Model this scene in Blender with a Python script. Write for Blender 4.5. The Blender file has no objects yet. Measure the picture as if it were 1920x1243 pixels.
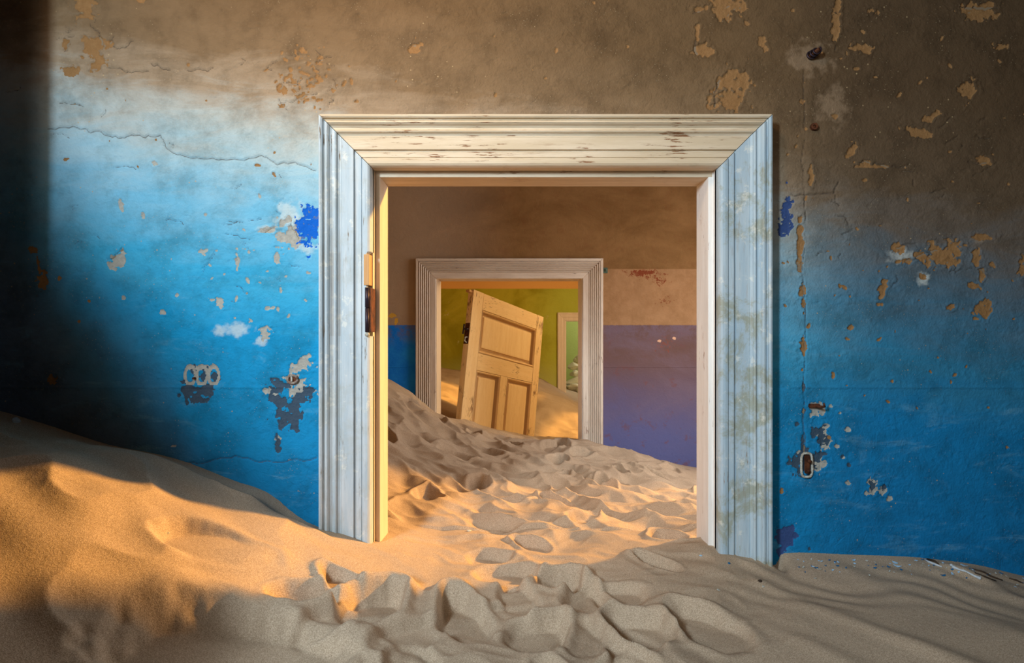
import bpy, bmesh, math, random
import numpy as np
from mathutils import Vector, Matrix
random.seed(7)
S = bpy.context.scene
C = S.collection
CZ = 1.7            # eye height
F = 1150.0          # focal length in pixels of a 1920 wide frame
CX, CY = 960.0, 621.5

# ------------------------------------------------------------------ camera, light, exposure
cd = bpy.data.cameras.new('camera'); cam = bpy.data.objects.new('camera', cd); C.objects.link(cam)
cam.location = (0, 0, CZ); cam.rotation_euler = (math.pi/2, 0, 0)
cd.sensor_width = 36; cd.lens = 36*F/1920; cd.clip_start = 0.02
S.camera = cam
S.view_settings.view_transform = 'Standard'; S.view_settings.look = 'None'
S.view_settings.gamma = 1; S.view_settings.use_curve_mapping = False
S.view_settings.exposure = 0.0
w = bpy.data.worlds.new('world'); S.world = w; w.use_nodes = True
wn = w.node_tree.nodes['Background']; wn.inputs[0].default_value = (.55, .7, 1, 1); wn.inputs[1].default_value = .35

def area(name, loc, target, sx, sy, power, col, spread=180):
    l = bpy.data.lights.new(name, 'AREA'); l.shape = 'RECTANGLE'; l.size = sx; l.size_y = sy
    l.energy = power; l.color = col; l.spread = math.radians(spread)
    o = bpy.data.objects.new(name, l); C.objects.link(o); o.location = loc
    d = Vector(target) - Vector(loc)
    o.rotation_euler = d.to_track_quat('-Z', 'Y').to_euler()
    return o
sl = bpy.data.lights.new('sun', 'SUN'); sl.energy = 8.0; sl.color = (1, .50, .10); sl.angle = math.radians(3.0)
so = bpy.data.objects.new('sun', sl); C.objects.link(so)
so.rotation_euler = Vector((-1, -.53, -.40)).to_track_quat('-Z', 'Y').to_euler()
area('key_window_light', (-1.38, -.90, CZ+1.05), (-.10, 2.07, CZ+.15), .27, .6, 41, (.71, .88, 1.0), 104)
area('warm_top_fill', (-1.15, .15, CZ+2.1), (-.35, 2.07, CZ+1.0), .5, .5, 6.5, (1, .62, .30), 64)  # added warm lamp for the wall top and header; the ceiling is closed
area('back_fill_light', (-.7, -2.7, CZ+1.0), (.9, 1.8, CZ-.8), 1.2, 1.2, 36, (1, .95, .90))  # added soft fill from behind the viewpoint; the rear wall has no window
area('room_two_window_light', (2.42, 3.7, CZ+.5), (0, 3.3, CZ-.8), 1.4, 2.0, 66, (1, .92, .85))
area('room_three_window_light', (2.74, 7.2, CZ+.7), (0, 7.0, CZ-.3), 2.6, 1.7, 165, (1, .68, .30))
area('room_four_window_light', (2.4, 12.0, CZ+.6), (0, 12, CZ-.4), 1.6, 1.6, 50, (1, .95, .8))

# ------------------------------------------------------------------ noise in numpy
_rng = np.random.RandomState(5)
_perm = np.tile(_rng.permutation(256), 3)
_g = _rng.randn(256, 2); _g /= np.linalg.norm(_g, axis=1)[:, None]
def pn(x, y):
    xi = np.floor(x).astype(int); yi = np.floor(y).astype(int); xf = x-xi; yf = y-yi
    xi &= 255; yi &= 255
    u = xf*xf*xf*(xf*(xf*6-15)+10); v = yf*yf*yf*(yf*(yf*6-15)+10)
    def gr(ix, iy, dx, dy):
        h = _perm[_perm[ix & 255]+(iy & 255)]; return _g[h, 0]*dx+_g[h, 1]*dy
    a = gr(xi, yi, xf, yf); b = gr(xi+1, yi, xf-1, yf); c = gr(xi, yi+1, xf, yf-1); d = gr(xi+1, yi+1, xf-1, yf-1)
    return (a+u*(b-a)+v*((c+u*(d-c))-(a+u*(b-a))))*1.5
def fbm(x, y, o=4, g=.5):
    s = 0; a = 1
    for i in range(o):
        s = s+a*pn(x+17.3*i, y-9.1*i); x = x*2.03; y = y*2.03; a *= g
    return s
def smooth(a, b, x):
    t = np.clip((x-a)/(b-a), 0, 1); return t*t*(3-2*t)

# ------------------------------------------------------------------ node helpers
def srgb(r, g, b):
    f = lambda c: ((c/255)/12.92 if c/255 <= .04045 else ((c/255+.055)/1.055)**2.4)
    return (f(r), f(g), f(b), 1)
class NT:
    def __init__(s, name, rough=.85):
        s.m = bpy.data.materials.new(name); s.m.use_nodes = True
        s.t = s.m.node_tree; s.n = s.t.nodes; s.b = s.n['Principled BSDF']
        s.b.inputs['Roughness'].default_value = rough
        s.b.inputs['Specular IOR Level'].default_value = .25
    def new(s, k, **kw):
        n = s.n.new(k)
        for a, v in kw.items(): setattr(n, a, v)
        return n
    def put(s, sock, v):
        if hasattr(v, 'is_output') or isinstance(v, bpy.types.NodeSocket): s.t.links.new(v, sock)
        else: sock.default_value = v
    def pos(s): 
        return s.new('ShaderNodeNewGeometry').outputs['Position']
    def obj(s):
        return s.new('ShaderNodeTexCoord').outputs['Object']
    def mapped(s, v, scale=(1, 1, 1), loc=(0, 0, 0)):
        n = s.new('ShaderNodeMapping'); s.put(n.inputs[0], v); n.inputs['Scale'].default_value = scale; n.inputs['Location'].default_value = loc
        return n.outputs[0]
    def noise(s, v, sc, det=4, rough=.55, dist=0):
        n = s.new('ShaderNodeTexNoise'); s.put(n.inputs['Vector'], v); n.inputs['Scale'].default_value = sc
        n.inputs['Detail'].default_value = det; n.inputs['Roughness'].default_value = rough; n.inputs['Distortion'].default_value = dist
        return n.outputs['Fac']
    def vor(s, v, sc, feature='F1'):
        n = s.new('ShaderNodeTexVoronoi', feature=feature); s.put(n.inputs['Vector'], v); n.inputs['Scale'].default_value = sc
        return n.outputs['Distance']
    def math(s, op, a, b=0.0, c=0.0):
        n = s.new('ShaderNodeMath', operation=op)
        s.put(n.inputs[0], a); s.put(n.inputs[1], b); s.put(n.inputs[2], c)
        return n.outputs[0]
    def step(s, x, a, b):
        n = s.new('ShaderNodeMapRange', interpolation_type='SMOOTHSTEP')
        s.put(n.inputs[0], x); n.inputs[1].default_value = a; n.inputs[2].default_value = b
        return n.outputs[0]
    def mix(s, f, a, b, mode='MIX'):
        n = s.new('ShaderNodeMix', data_type='RGBA', blend_type=mode)
        s.put(n.inputs[0], f); s.put(n.inputs[6], a); s.put(n.inputs[7], b)
        return n.outputs[2]
    def ramp(s, x, stops):
        n = s.new('ShaderNodeValToRGB'); s.put(n.inputs[0], x); e = n.color_ramp.elements
        while len(e) < len(stops): e.new(.5)
        for k, (p, c) in enumerate(stops): e[k].position = p; e[k].color = c
        return n.outputs[0]
    def xyz(s, v):
        n = s.new('ShaderNodeSeparateXYZ'); s.put(n.inputs[0], v); return n.outputs
    def attr(s, name):
        n = s.new('ShaderNodeAttribute', attribute_name=name)
        q = s.new('ShaderNodeSeparateColor'); s.t.links.new(n.outputs['Color'], q.inputs[0]); return q.outputs
    def col(s, c): s.put(s.b.inputs['Base Color'], c); return s
    def bump(s, h, strength=.4, dist=.01):
        n = s.new('ShaderNodeBump'); n.inputs['Strength'].default_value = strength; n.inputs['Distance'].default_value = dist
        s.put(n.inputs['Height'], h); s.t.links.new(n.outputs[0], s.b.inputs['Normal']); return s

# wall of the near room: blue paint rubbed through to grey, tan and brown towards the top
def wall_one_mat():
    s = NT('worn_blue_paint', .8); P = s.pos(); x, y, z = s.xyz(P)[:3]
    g = s.math('ADD', s.math('SUBTRACT', z, CZ), s.math('MULTIPLY', x, .17))
    n1 = s.noise(P, 2.2, 5, .6); n2 = s.noise(s.mapped(P, (1, 1, 3.5)), 3.2, 6, .65, .8)
    g2 = s.math('ADD', g, s.math('MULTIPLY', s.math('SUBTRACT', n2, .5), .34))
    q = s.step(g2, -.65, 1.05); q = s.math('MULTIPLY_ADD', g2, 1/1.7, .65/1.7)
    bl = s.ramp(q, [(0, srgb(6, 128, 184)), (.28, srgb(10, 144, 196)), (.40, srgb(56, 164, 206)), (.52, srgb(112, 178, 208)), (.62, srgb(158, 190, 202)),
                      (.70, srgb(176, 182, 178)), (.775, srgb(158, 138, 114)), (.85, srgb(128, 104, 76)), (1, srgb(110, 86, 58))])
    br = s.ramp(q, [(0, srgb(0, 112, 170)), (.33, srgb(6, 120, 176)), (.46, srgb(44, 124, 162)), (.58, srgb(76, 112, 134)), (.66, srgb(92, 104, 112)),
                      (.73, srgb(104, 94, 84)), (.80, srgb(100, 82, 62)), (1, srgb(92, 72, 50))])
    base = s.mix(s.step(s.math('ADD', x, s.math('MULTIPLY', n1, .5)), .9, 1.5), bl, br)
    base = s.mix(s.math('MULTIPLY', s.step(s.math('ADD', s.math('MULTIPLY', x, -1.0), s.math('ADD', s.math('MULTIPLY', z, -.55), s.math('MULTIPLY', n1, .5))), .42, .98), .72), base, srgb(104, 92, 88))  # lower left browned: painted stand-in for shade and warm bounce off the sand
    # chalky streaks
    st = s.step(s.noise(s.mapped(P, (1.2, 1, 4.5)), 2.6, 8, .72, 1.2), .54, .74)
    lo = s.step(g, .45, .15)
    base = s.mix(s.math('MULTIPLY', s.math('MULTIPLY', st, lo), .38), base, srgb(120, 180, 210))
    mott = s.noise(P, 9, 6, .7)
    base = s.mix(s.step(mott, .38, .75), base, s.mix(1.0, base, srgb(212, 210, 206), 'MULTIPLY'))
    # pin-head specks of bare plaster
    sp = s.step(s.vor(s.mapped(P, (1, .2, 1)), 34), .11, .05)
    sp = s.math('MULTIPLY', sp, s.step(s.noise(P, 5, 2), .5, .62))
    base = s.mix(s.math('MULTIPLY', sp, .75), base, srgb(185, 160, 120))
    sp = s.math('MULTIPLY', s.step(s.vor(s.mapped(P, (1, .2, 1)), 95), .16, .08), s.step(s.noise(P, 9, 3), .48, .62))
    base = s.mix(s.math('MULTIPLY', sp, .45), base, srgb(190, 172, 140))
    a = s.attr('wear'); b = s.attr('under')
    fn = s.noise(P, 60, 4, .7)
    def m(v, lo=.42, hi=.58): return s.step(s.math('ADD', v, s.math('MULTIPLY', s.math('SUBTRACT', fn, .5), .35)), lo, hi)
    halo = s.math('MULTIPLY', s.step(b[1], .1, .9), .7)
    base = s.mix(halo, base, s.mix(s.step(g, .42, .6), srgb(205, 212, 208), srgb(150, 126, 100)))
    base = s.mix(m(a[1]), base, s.mix(fn, srgb(124, 124, 118), srgb(188, 186, 176)))
    base = s.mix(m(a[2]), base, s.mix(fn, srgb(38, 66, 88), srgb(70, 84, 98)))
    base = s.mix(m(b[0]), base, s.mix(s.step(x, .2, .5), s.mix(s.step(fn, .55, .62), srgb(0, 92, 190), srgb(105, 112, 118)), srgb(52, 74, 122)))
    base = s.mix(m(a[0]), base, s.mix(fn, srgb(126, 90, 50), srgb(160, 122, 80)))
    base = s.mix(s.math('MULTIPLY', s.step(b[2], .35, .95), .75), base, srgb(72, 60, 50))
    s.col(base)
    h = s.math('ADD', s.math('MULTIPLY', s.noise(P, 26, 8, .7, .6), 1.0), s.math('MULTIPLY', s.noise(P, 150, 3, .6), .35))
    h = s.math('ADD', h, s.math('MULTIPLY', s.step(s.vor(P, 16, 'DISTANCE_TO_EDGE'), .03, 0), s.math('MULTIPLY', s.step(s.noise(P, 3, 3), .56, .70), -.12)))
    s.bump(h, .8, .0075)
    return s.m
def plain_plaster(name, c1, c2, sc=3):
    s = NT(name, .9); P = s.pos()
    s.col(s.mix(s.noise(P, sc, 6, .65), c1, c2)); s.bump(s.noise(P, 30, 6, .7), .5, .006); return s.m
def wall_two_mat():
    s = NT('brown_and_blue_plaster', .85); P = s.pos(); x, y, z = s.xyz(P)[:3]
    n = s.noise(s.mapped(P, (1, 1, 1.8)), 1.9, 7, .65, .5); n2 = s.noise(P, 9, 6, .7)
    up = s.mix(s.step(n, .3, .7), srgb(112, 80, 42), srgb(138, 104, 64))
    up = s.mix(s.math('MULTIPLY', s.step(n2, .5, .68), .35), up, srgb(120, 78, 44))
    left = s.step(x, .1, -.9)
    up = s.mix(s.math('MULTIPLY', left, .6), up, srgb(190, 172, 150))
    band = s.mix(s.step(n2, .3, .7), srgb(150, 114, 78), srgb(168, 131, 94))
    f = s.math('MULTIPLY', s.step(z, CZ+.512, CZ+.505), s.step(s.math('ADD', x, s.math('MULTIPLY', n2, .15)), .6, .95))
    c = s.mix(f, up, band)
    # rust-red scabs under the line
    def rust(cx, cz, rx, rz, th):
        dx = s.math('DIVIDE', s.math('SUBTRACT', x, cx), rx); dz = s.math('DIVIDE', s.math('SUBTRACT', z, cz), rz)
        d = s.math('SQRT', s.math('ADD', s.math('MULTIPLY', dx, dx), s.math('MULTIPLY', dz, dz)))
        return s.step(s.math('ADD', s.math('SUBTRACT', 1.0, d), s.math('MULTIPLY', s.math('SUBTRACT', s.noise(P, 34, 6, .8), .5), 4.2)), th, th+.25)
    r = rust(1.08, CZ+.475, .22, .055, .42); r = s.math('MAXIMUM', r, rust(1.2, CZ+.42, .16, .09, .72))
    r = s.math('MAXIMUM', r, rust(1.25, CZ+.25, .25, .16, 1.0))
    c = s.mix(s.math('MULTIPLY', r, s.step(z, CZ+.515, CZ+.505)), c, srgb(122, 58, 30))
    # dado
    blue = s.mix(s.step(n2, .3, .75), srgb(10, 122, 238), srgb(30, 145, 245))
    pur = s.mix(s.step(n, .38, .70), srgb(104, 78, 74), srgb(112, 92, 102))
    pur = s.mix(s.math('MULTIPLY', s.step(s.math('ADD', z, s.math('MULTIPLY', n, .5)), CZ+.05, CZ-.75), .9), pur, srgb(88, 96, 148))
    pur = s.mix(s.math('MULTIPLY', s.step(n2, .56, .66), .6), pur, srgb(112, 72, 72))
    pur = s.mix(s.math('MULTIPLY', rust(1.25, CZ-.1, .3, .2, .95), .8), pur, srgb(140, 72, 50))
    dado = s.mix(s.step(s.math('ADD', x, s.math('MULTIPLY', n, .4)), -.4, .5), blue, pur)
    dado = s.mix(s.math('MULTIPLY', s.math('MULTIPLY', s.step(z, CZ-.14, CZ+.03), s.step(n2, .38, .55)), .7), dado, srgb(112, 96, 112))
    edge = s.math('ADD', z, s.math('MULTIPLY', s.math('SUBTRACT', s.noise(P, 40, 3), .5), .012))
    c = s.mix(s.step(edge, CZ+.055, CZ+.048), c, dado)
    # yellow plaster showing at the left jamb, pale spots in the dado
    def blob(cx, cz, rx, rz, colr, c):
        dx = s.math('DIVIDE', s.math('SUBTRACT', x, cx), rx); dz = s.math('DIVIDE', s.math('SUBTRACT', z, cz), rz)
        d = s.math('SQRT', s.math('ADD', s.math('MULTIPLY', dx, dx), s.math('MULTIPLY', dz, dz)))
        return s.mix(s.step(s.math('ADD', s.math('SUBTRACT', 1.0, d), s.math('MULTIPLY', s.math('SUBTRACT', s.noise(P, 22, 5, .7), .5), 1.6)), .45, .55), c, colr)
    c = blob(-.98, CZ+.13, .06, .035, srgb(216, 172, 70), c); c = blob(-.945, CZ+.085, .03, .045, srgb(216, 172, 70), c)
    c = blob(1.20, CZ-.075, .03, .022, srgb(215, 170, 140), c); c = blob(1.32, CZ-.055, .028, .022, srgb(215, 170, 140), c)
    s.col(c)
    ln = s.math('MULTIPLY', s.step(s.math('ABSOLUTE', s.math('SUBTRACT', z, CZ-.29)), .006, .0), .5)
    s.bump(s.math('ADD', s.math('ADD', s.noise(P, 15, 8, .7, .5), ln), s.math('MULTIPLY', s.step(z, CZ+.05, CZ+.058), .4)), .6, .008)
    return s.m
def wall_three_mat():
    s = NT('green_plaster', .9); P = s.pos(); x, y, z = s.xyz(P)[:3]
    n = s.noise(P, 1.4, 7, .65, .6)
    c = s.mix(s.step(n, .35, .68), srgb(150, 144, 26), srgb(186, 178, 54))
    c = s.mix(s.step(s.math('ADD', x, n), .6, 1.6), c, srgb(186, 196, 78))
    c = s.mix(s.step(s.math('ADD', z, s.math('MULTIPLY', n, .5)), CZ-.1, CZ-.9), c, srgb(205, 210, 130))
    c = s.mix(s.step(s.noise(P, 5, 5, .7), .62, .72), c, srgb(200, 190, 120))
    c = s.mix(s.step(z, CZ+.722, CZ+.736), c, srgb(232, 178, 104))
    s.col(c); s.bump(s.noise(P, 9, 6, .7), .5, .01); return s.m
# weathered painted wood: grain runs along 'axis'
def wood_paint(name, c1, c2, under, axis='z', wear=.60, dirt=.5, blotch=None):
    s = NT(name, .62); s.b.inputs['Specular IOR Level'].default_value = .3
    P = s.obj(); sc = {'z': (9, 9, .9), 'x': (.9, 9, 9)}[axis]
    M = s.mapped(P, sc); n = s.noise(M, 3, 6, .65); f = s.noise(M, 14, 5, .7)
    c = s.mix(s.step(n, .35, .7), c1, c2)
    if blotch:
        b = s.noise(P, 7, 8, .72, .4); c = s.mix(s.math('MULTIPLY', s.step(b, .47, .60), blotch[1]), c, blotch[0])
        b = s.noise(s.mapped(P, (1, 1, 1), (3, 5, 2)), 14, 6, .75); c = s.mix(s.math('MULTIPLY', s.step(b, .56, .64), .5), c, srgb(228, 226, 214))
    c = s.mix(s.math('MULTIPLY', s.step(f, .52, .75), dirt*.5), c, under)
    k = s.math('ADD', s.math('MULTIPLY', f, .55), s.math('MULTIPLY', s.noise(P, 4.5, 3), .45))
    chip = s.step(k, wear, wear+.02)
    c = s.mix(s.math('MULTIPLY', chip, .9), c, under)
    ge = s.new('ShaderNodeNewGeometry').outputs['Pointiness']
    ed = s.math('MULTIPLY', s.step(ge, .49, .44), .55)
    c = s.mix(ed, c, under)
    s.col(c); s.bump(s.math('SUBTRACT', s.math('MULTIPLY', f, .5), chip), .45, .0025)
    return s.m
def sand_mat():
    s = NT('sand', .95); s.b.inputs['Specular IOR Level'].default_value = .1; P = s.pos()
    n = s.noise(P, 2.5, 4); g = s.noise(P, 420, 2, .6); d = s.noise(P, 90, 3, .6)
    c = s.mix(n, srgb(190, 169, 146), srgb(210, 188, 163))
    c = s.mix(s.step(g, .30, .72), s.mix(1.0, c, srgb(196, 190, 182), 'MULTIPLY'), c)
    c = s.mix(s.math('MULTIPLY', s.step(s.noise(P, 230, 2), .70, .76), .6), c, srgb(90, 70, 55))
    s.col(c); s.bump(s.math('ADD', s.math('MULTIPLY', g, .35), s.math('MULTIPLY', d, .65)), .5, .0035); return s.m
def simple(name, c, rough=.7, metal=0, c2=None, sc=40):
    s = NT(name, rough); s.b.inputs['Metallic'].default_value = metal
    P = s.obj(); n = s.noise(P, sc, 5, .7)
    s.col(s.mix(s.step(n, .35, .65), c, c2 or c)); s.bump(n, .5, .003); return s.m

M1 = wall_one_mat(); M2 = wall_two_mat(); M3 = wall_three_mat()
MP = plain_plaster('beige_plaster', srgb(120, 104, 84), srgb(140, 122, 100))
MP2 = plain_plaster('warm_plaster', srgb(196, 156, 104), srgb(214, 176, 124))
MG = plain_plaster('pale_green_plaster', srgb(150, 164, 84), srgb(170, 180, 104))
MS = sand_mat()
CREAM = srgb(232, 222, 204); CREAM2 = srgb(240, 234, 222); BARE = srgb(128, 92, 60)
W_L = wood_paint('white_paint_left', srgb(168, 184, 194), srgb(194, 202, 206), srgb(120, 104, 84), 'z', .625, .65, (srgb(168, 172, 166), .4))
W_T = wood_paint('warm_tinted_paint_top', srgb(198, 180, 152), srgb(214, 198, 174), srgb(128, 84, 50), 'x', .60, .7)  # same white trim, its colour warmed here for the warm light above
W_R = wood_paint('blue_grey_paint_right', srgb(162, 184, 198), srgb(184, 198, 205), srgb(140, 108, 74), 'z', .625, .65, (srgb(150, 152, 132), .8))
W_J = wood_paint('cream_jamb_paint', srgb(206, 186, 160), srgb(218, 200, 176), srgb(140, 92, 50), 'z', .66, .4)
W_JR = wood_paint('white_jamb_paint', srgb(228, 224, 218), srgb(238, 236, 232), srgb(150, 98, 62), 'z', .615, .45)
W_2 = wood_paint('grey_white_paint', srgb(206, 192, 176), srgb(222, 212, 198), srgb(112, 72, 46), 'z', .625, .6)
W_2T = wood_paint('grey_white_paint_top', srgb(206, 192, 176), srgb(222, 212, 198), srgb(112, 72, 46), 'x', .615, .6)
W_3 = wood_paint('pale_paint', srgb(232, 218, 200), srgb(240, 228, 212), srgb(180, 130, 90), 'z', .68, .3)
W_D = wood_paint('yellowed_door_paint', srgb(228, 196, 142), srgb(234, 206, 156), srgb(112, 68, 30), 'z', .565, .7)
W_DP = wood_paint('door_panel_paint', srgb(228, 196, 142), srgb(234, 206, 156), srgb(150, 104, 56), 'z', .66, .5)
W_DX = wood_paint('yellowed_door_paint_rail', srgb(228, 196, 142), srgb(234, 206, 156), srgb(112, 68, 30), 'x', .585, .7)
BW = wood_paint('bare_wood', srgb(190, 140, 88), srgb(204, 158, 104), srgb(130, 86, 50), 'z', .7, .4)
RUST = simple('rust', srgb(58, 34, 24), .8, .2, srgb(104, 60, 36))
DARKM = simple('dark_iron', srgb(48, 40, 52), .45, .6, srgb(66, 52, 56))
PW = simple('chalky_white_paint', srgb(190, 196, 190), .8, 0, srgb(150, 140, 124), 90)
PB = simple('pale_blue_flake_paint', srgb(150, 190, 220), .75, 0, srgb(176, 206, 228), 60)
PD = simple('deep_blue_flake_paint', srgb(20, 90, 140), .75, 0, srgb(40, 116, 160), 60)
BONE = simple('bleached_bone', srgb(205, 212, 216), .6, 0, srgb(182, 190, 196), 60)
STONE = simple('pale_stone', srgb(226, 222, 204), .9, 0, srgb(196, 190, 164), 12)
TWIG = simple('dry_twig_bark', srgb(52, 42, 34), .9, 0, srgb(84, 66, 50), 60)
GREENM = simple('green_corroded_metal', srgb(70, 92, 80), .7, .3, srgb(96, 112, 96))

# ------------------------------------------------------------------ mesh helpers
def tag(o, label=None, cat=None, group=None, kind=None):
    if label: o['label'] = label
    if cat: o['category'] = cat
    if group: o['group'] = group
    if kind: o['kind'] = kind
    return o
def link(name, me, mat, parent=None, smooth_=False):
    mats = mat if isinstance(mat, (list, tuple)) else [mat]
    for m in mats: me.materials.append(m)
    if smooth_: me.polygons.foreach_set('use_smooth', [True]*len(me.polygons))
    o = bpy.data.objects.new(name, me); C.objects.link(o)
    if parent: o.parent = parent
    return o
def from_bm(name, bm, mat, parent=None, smooth_=False):
    bmesh.ops.recalc_face_normals(bm, faces=bm.faces)
    me = bpy.data.meshes.new(name); bm.to_mesh(me); bm.free()
    return link(name, me, mat, parent, smooth_)
def empty(name, loc, rot=(0, 0, 0)):
    o = bpy.data.objects.new(name, None); C.objects.link(o); o.location = loc; o.rotation_euler = rot; o.empty_display_size = .05; return o
def bx(bm, x0, x1, y0, y1, z0, z1, mi=0):
    v = [bm.verts.new((x, y, z)) for z in (z0, z1) for y in (y0, y1) for x in (x0, x1)]
    for f in ((0, 2, 3, 1), (4, 5, 7, 6), (0, 1, 5, 4), (2, 6, 7, 3), (0, 4, 6, 2), (1, 3, 7, 5)):
        fc = bm.faces.new([v[i] for i in f]); fc.material_index = mi
def boxes(name, lst, mat, parent=None, bevel=0):
    bm = bmesh.new()
    for b in lst: bx(bm, *b)
    if bevel: bmesh.ops.bevel(bm, geom=bm.edges[:], offset=bevel, segments=2, affect='EDGES', profile=.6)
    return from_bm(name, bm, mat, parent)
def tube(bm, pts, rad, n=8):
    pts = [Vector(p) for p in pts]; rings = []
    for i, p in enumerate(pts):
        t = (pts[min(i+1, len(pts)-1)]-pts[max(i-1, 0)]).normalized()
        a = t.orthogonal().normalized() if i == 0 else (a - t*a.dot(t)).normalized()
        b = t.cross(a); r = rad[i] if isinstance(rad, (list, tuple)) else rad
        rings.append([bm.verts.new(p+(a*math.cos(2*math.pi*k/n)+b*math.sin(2*math.pi*k/n))*r) for k in range(n)])
    for i in range(len(rings)-1):
        for k in range(n):
            bm.faces.new((rings[i][k], rings[i][(k+1) % n], rings[i+1][(k+1) % n], rings[i+1][k]))
    bm.faces.new(rings[0][::-1]); bm.faces.new(rings[-1])
def px(x, y, Y): return ((x-CX)/F*Y, Y, CZ-(y-CY)/F*Y)

# ------------------------------------------------------------------ geometry constants
Y1, Y1b = 2.072, 2.205      # near wall, front and back face
Y2, Y2b = 5.0, 5.26         # middle wall
Y3, Y3b = 10.45, 10.75      # far wall
def X1(p): return (p-CX)/F*1.998
def Z1(p): return CZ-(p-CY)/F*1.998
D1 = dict(xl=X1(596), xr=X1(1450), zt=Z1(212.5), w=.166)
def X2(p): return (p-CX)/F*4.965
D2 = dict(xl=X2(779), xr=X2(1131), zt=CZ-(484-CY)/F*4.965, w=.166)
D3 = dict(xl=(1045.6-CX)/F*10.42, xr=(1045.6-CX)/F*10.42+1.15, zt=CZ-(586-CY)/F*10.42, w=.145)

# ------------------------------------------------------------------ sand height field
ctl = []
def cp(x, y, Y): ctl.append(px(x, y, Y))
for x, y in ((-60, 752), (0, 770), (100, 800), (200, 833), (330, 860), (450, 905), (530, 932), (596, 986)): cp(x, y, Y1)
cp(596, 987, 2.02); cp(640, 1000, 2.03); cp(690, 1019, 2.02); cp(727, 1003, 2.23)
cp(1303, 1014, 2.23); cp(1345, 1020, 2.1); cp(1365, 1046, 2.02); cp(1410, 1050, 2.02); cp(1450, 1060, 2.02)
for x, y in ((1482, 1036), (1560, 1038), (1700, 1043), (1840, 1060), (1920, 1080), (1990, 1092)): cp(x, y, Y1)
cp(1600, 1075, 1.97); cp(1750, 1085, 1.95); cp(1900, 1100, 1.96)
for q in ((-1.5, 1.62, -.34), (-1.2, 1.61, -.385), (-.99, 1.72, -.465), (-.72, 1.87, -.575), (-.45, 1.75, -.70),
          (-1.3, 1.3, -.50), (-.9, 1.3, -.63), (-.4, 1.35, -.76), (0, 1.4, -.80), (0, 1.8, -.78), (.2, 2.1, -.775), (.5, 1.8, -.775), (.9, 1.75, -.78), (1.3, 1.6, -.79), (1.0, 1.4, -.80), (.5, 1.4, -.80),
          (0, .8, -.82), (-.9, .8, -.68), (1, .8, -.84), (0, 0, -.85), (-1.5, 0, -.7), (2.4, 0, -.85), (2.4, 1.5, -.85), (2.4, 2.2, -.88), (-1.9, 1.2, -.3), (-1.9, 2.1, -.2), (0, -2.6, -.9), (-1.5, -2.6, -.8), (2.4, -2.6, -.9)):
    ctl.append((q[0], q[1], CZ+q[2]))
cp(1303, 945, 3.4); cp(728, 862, 3.1); cp(1000, 905, 3.4); cp(900, 960, 2.7); cp(1150, 960, 2.8); cp(850, 830, 4.1); cp(1200, 880, 4.2); cp(1040, 855, 4.3)
for x, y in ((727, 712), (779, 746), (823, 782), (870, 797), (935, 817), (1000, 826), (1050, 829), (1087, 827), (1131, 838), (1200, 853), (1303, 877)): cp(x, y, 4.96)
cp(823, 782, 5.26); cp(1090, 829, 5.26); cp(1000, 824, 5.3)
ctl.append((-1.7, 3, CZ-.15)); ctl.append((-1.7, 4.9, CZ-.1)); ctl.append((2.3, 3, CZ-1.0)); ctl.append((2.3, 4.9, CZ-1.1)); 
ctl.append((-.445, 5.38, CZ-.775)); ctl.append((.228, 6.25, CZ-1.08)); ctl.append((-.1, 5.8, CZ-.93))
cp(1040, 822, 6.3); cp(1085, 834, 6.2); cp(1060, 805, 7.3); cp(1085, 770, 8.6); cp(1030, 745, 8.4); cp(1020, 714, 10.4); cp(1045, 728, 10.4); cp(1087, 752, 10.4); cp(1064, 735, 10.7)
cp(823, 690, 10.4); cp(870, 697, 10.4); cp(840, 698, 9.0); cp(845, 745, 7.0); cp(950, 760, 8)
ctl.append((-2.4, 6, CZ-.5)); ctl.append((-2.4, 10, CZ-.4)); ctl.append((2.8, 6, CZ-1.15)); ctl.append((2.8, 10, CZ-1.2)); ctl.append((1.2, 13, CZ-1.15)); ctl.append((-2, 13, CZ-1.15)); ctl.append((2.6, 13, CZ-1.15))
ct = np.array(ctl)
def tps(d2): return np.where(d2 > 1e-12, .5*d2*np.log(d2+1e-12), 0)
def warpY(y): return np.where(y < 2.4, y, 2.4+(y-2.4)*.62)   # far room stretched the way controls are spaced
cxy = np.stack([ct[:, 0], warpY(ct[:, 1])], 1)
n_ = len(ct); K = tps(((cxy[:, None]-cxy[None])**2).sum(-1)) + np.eye(n_)*2e-4
Pm = np.c_[np.ones(n_), cxy]; A = np.block([[K, Pm], [Pm.T, np.zeros((3, 3))]])
sol = np.linalg.solve(A, np.r_[ct[:, 2], 0, 0, 0])
def base_h(x, y):
    yw = warpY(y); h = sol[n_]+sol[n_+1]*x+sol[n_+2]*yw
    for i in range(n_): h = h+sol[i]*tps((x-cxy[i, 0])**2+(yw-cxy[i, 1])**2)
    return h
xs = np.r_[np.arange(-3.2, -1.8, .04), np.arange(-1.8, 1.9, .0052), np.arange(1.9, 3.3, .04)]
ys = np.r_[np.arange(-2.7, .9, .06), np.arange(.9, 2.55, .0052)]
y = ys[-1]
while y < 13: 
    y += .0052*max(1, (y/2.5)**1.5) if y < 7 else .03*(y/7); ys = np.append(ys, y)
GX, GY = np.meshgrid(xs, ys)
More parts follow.
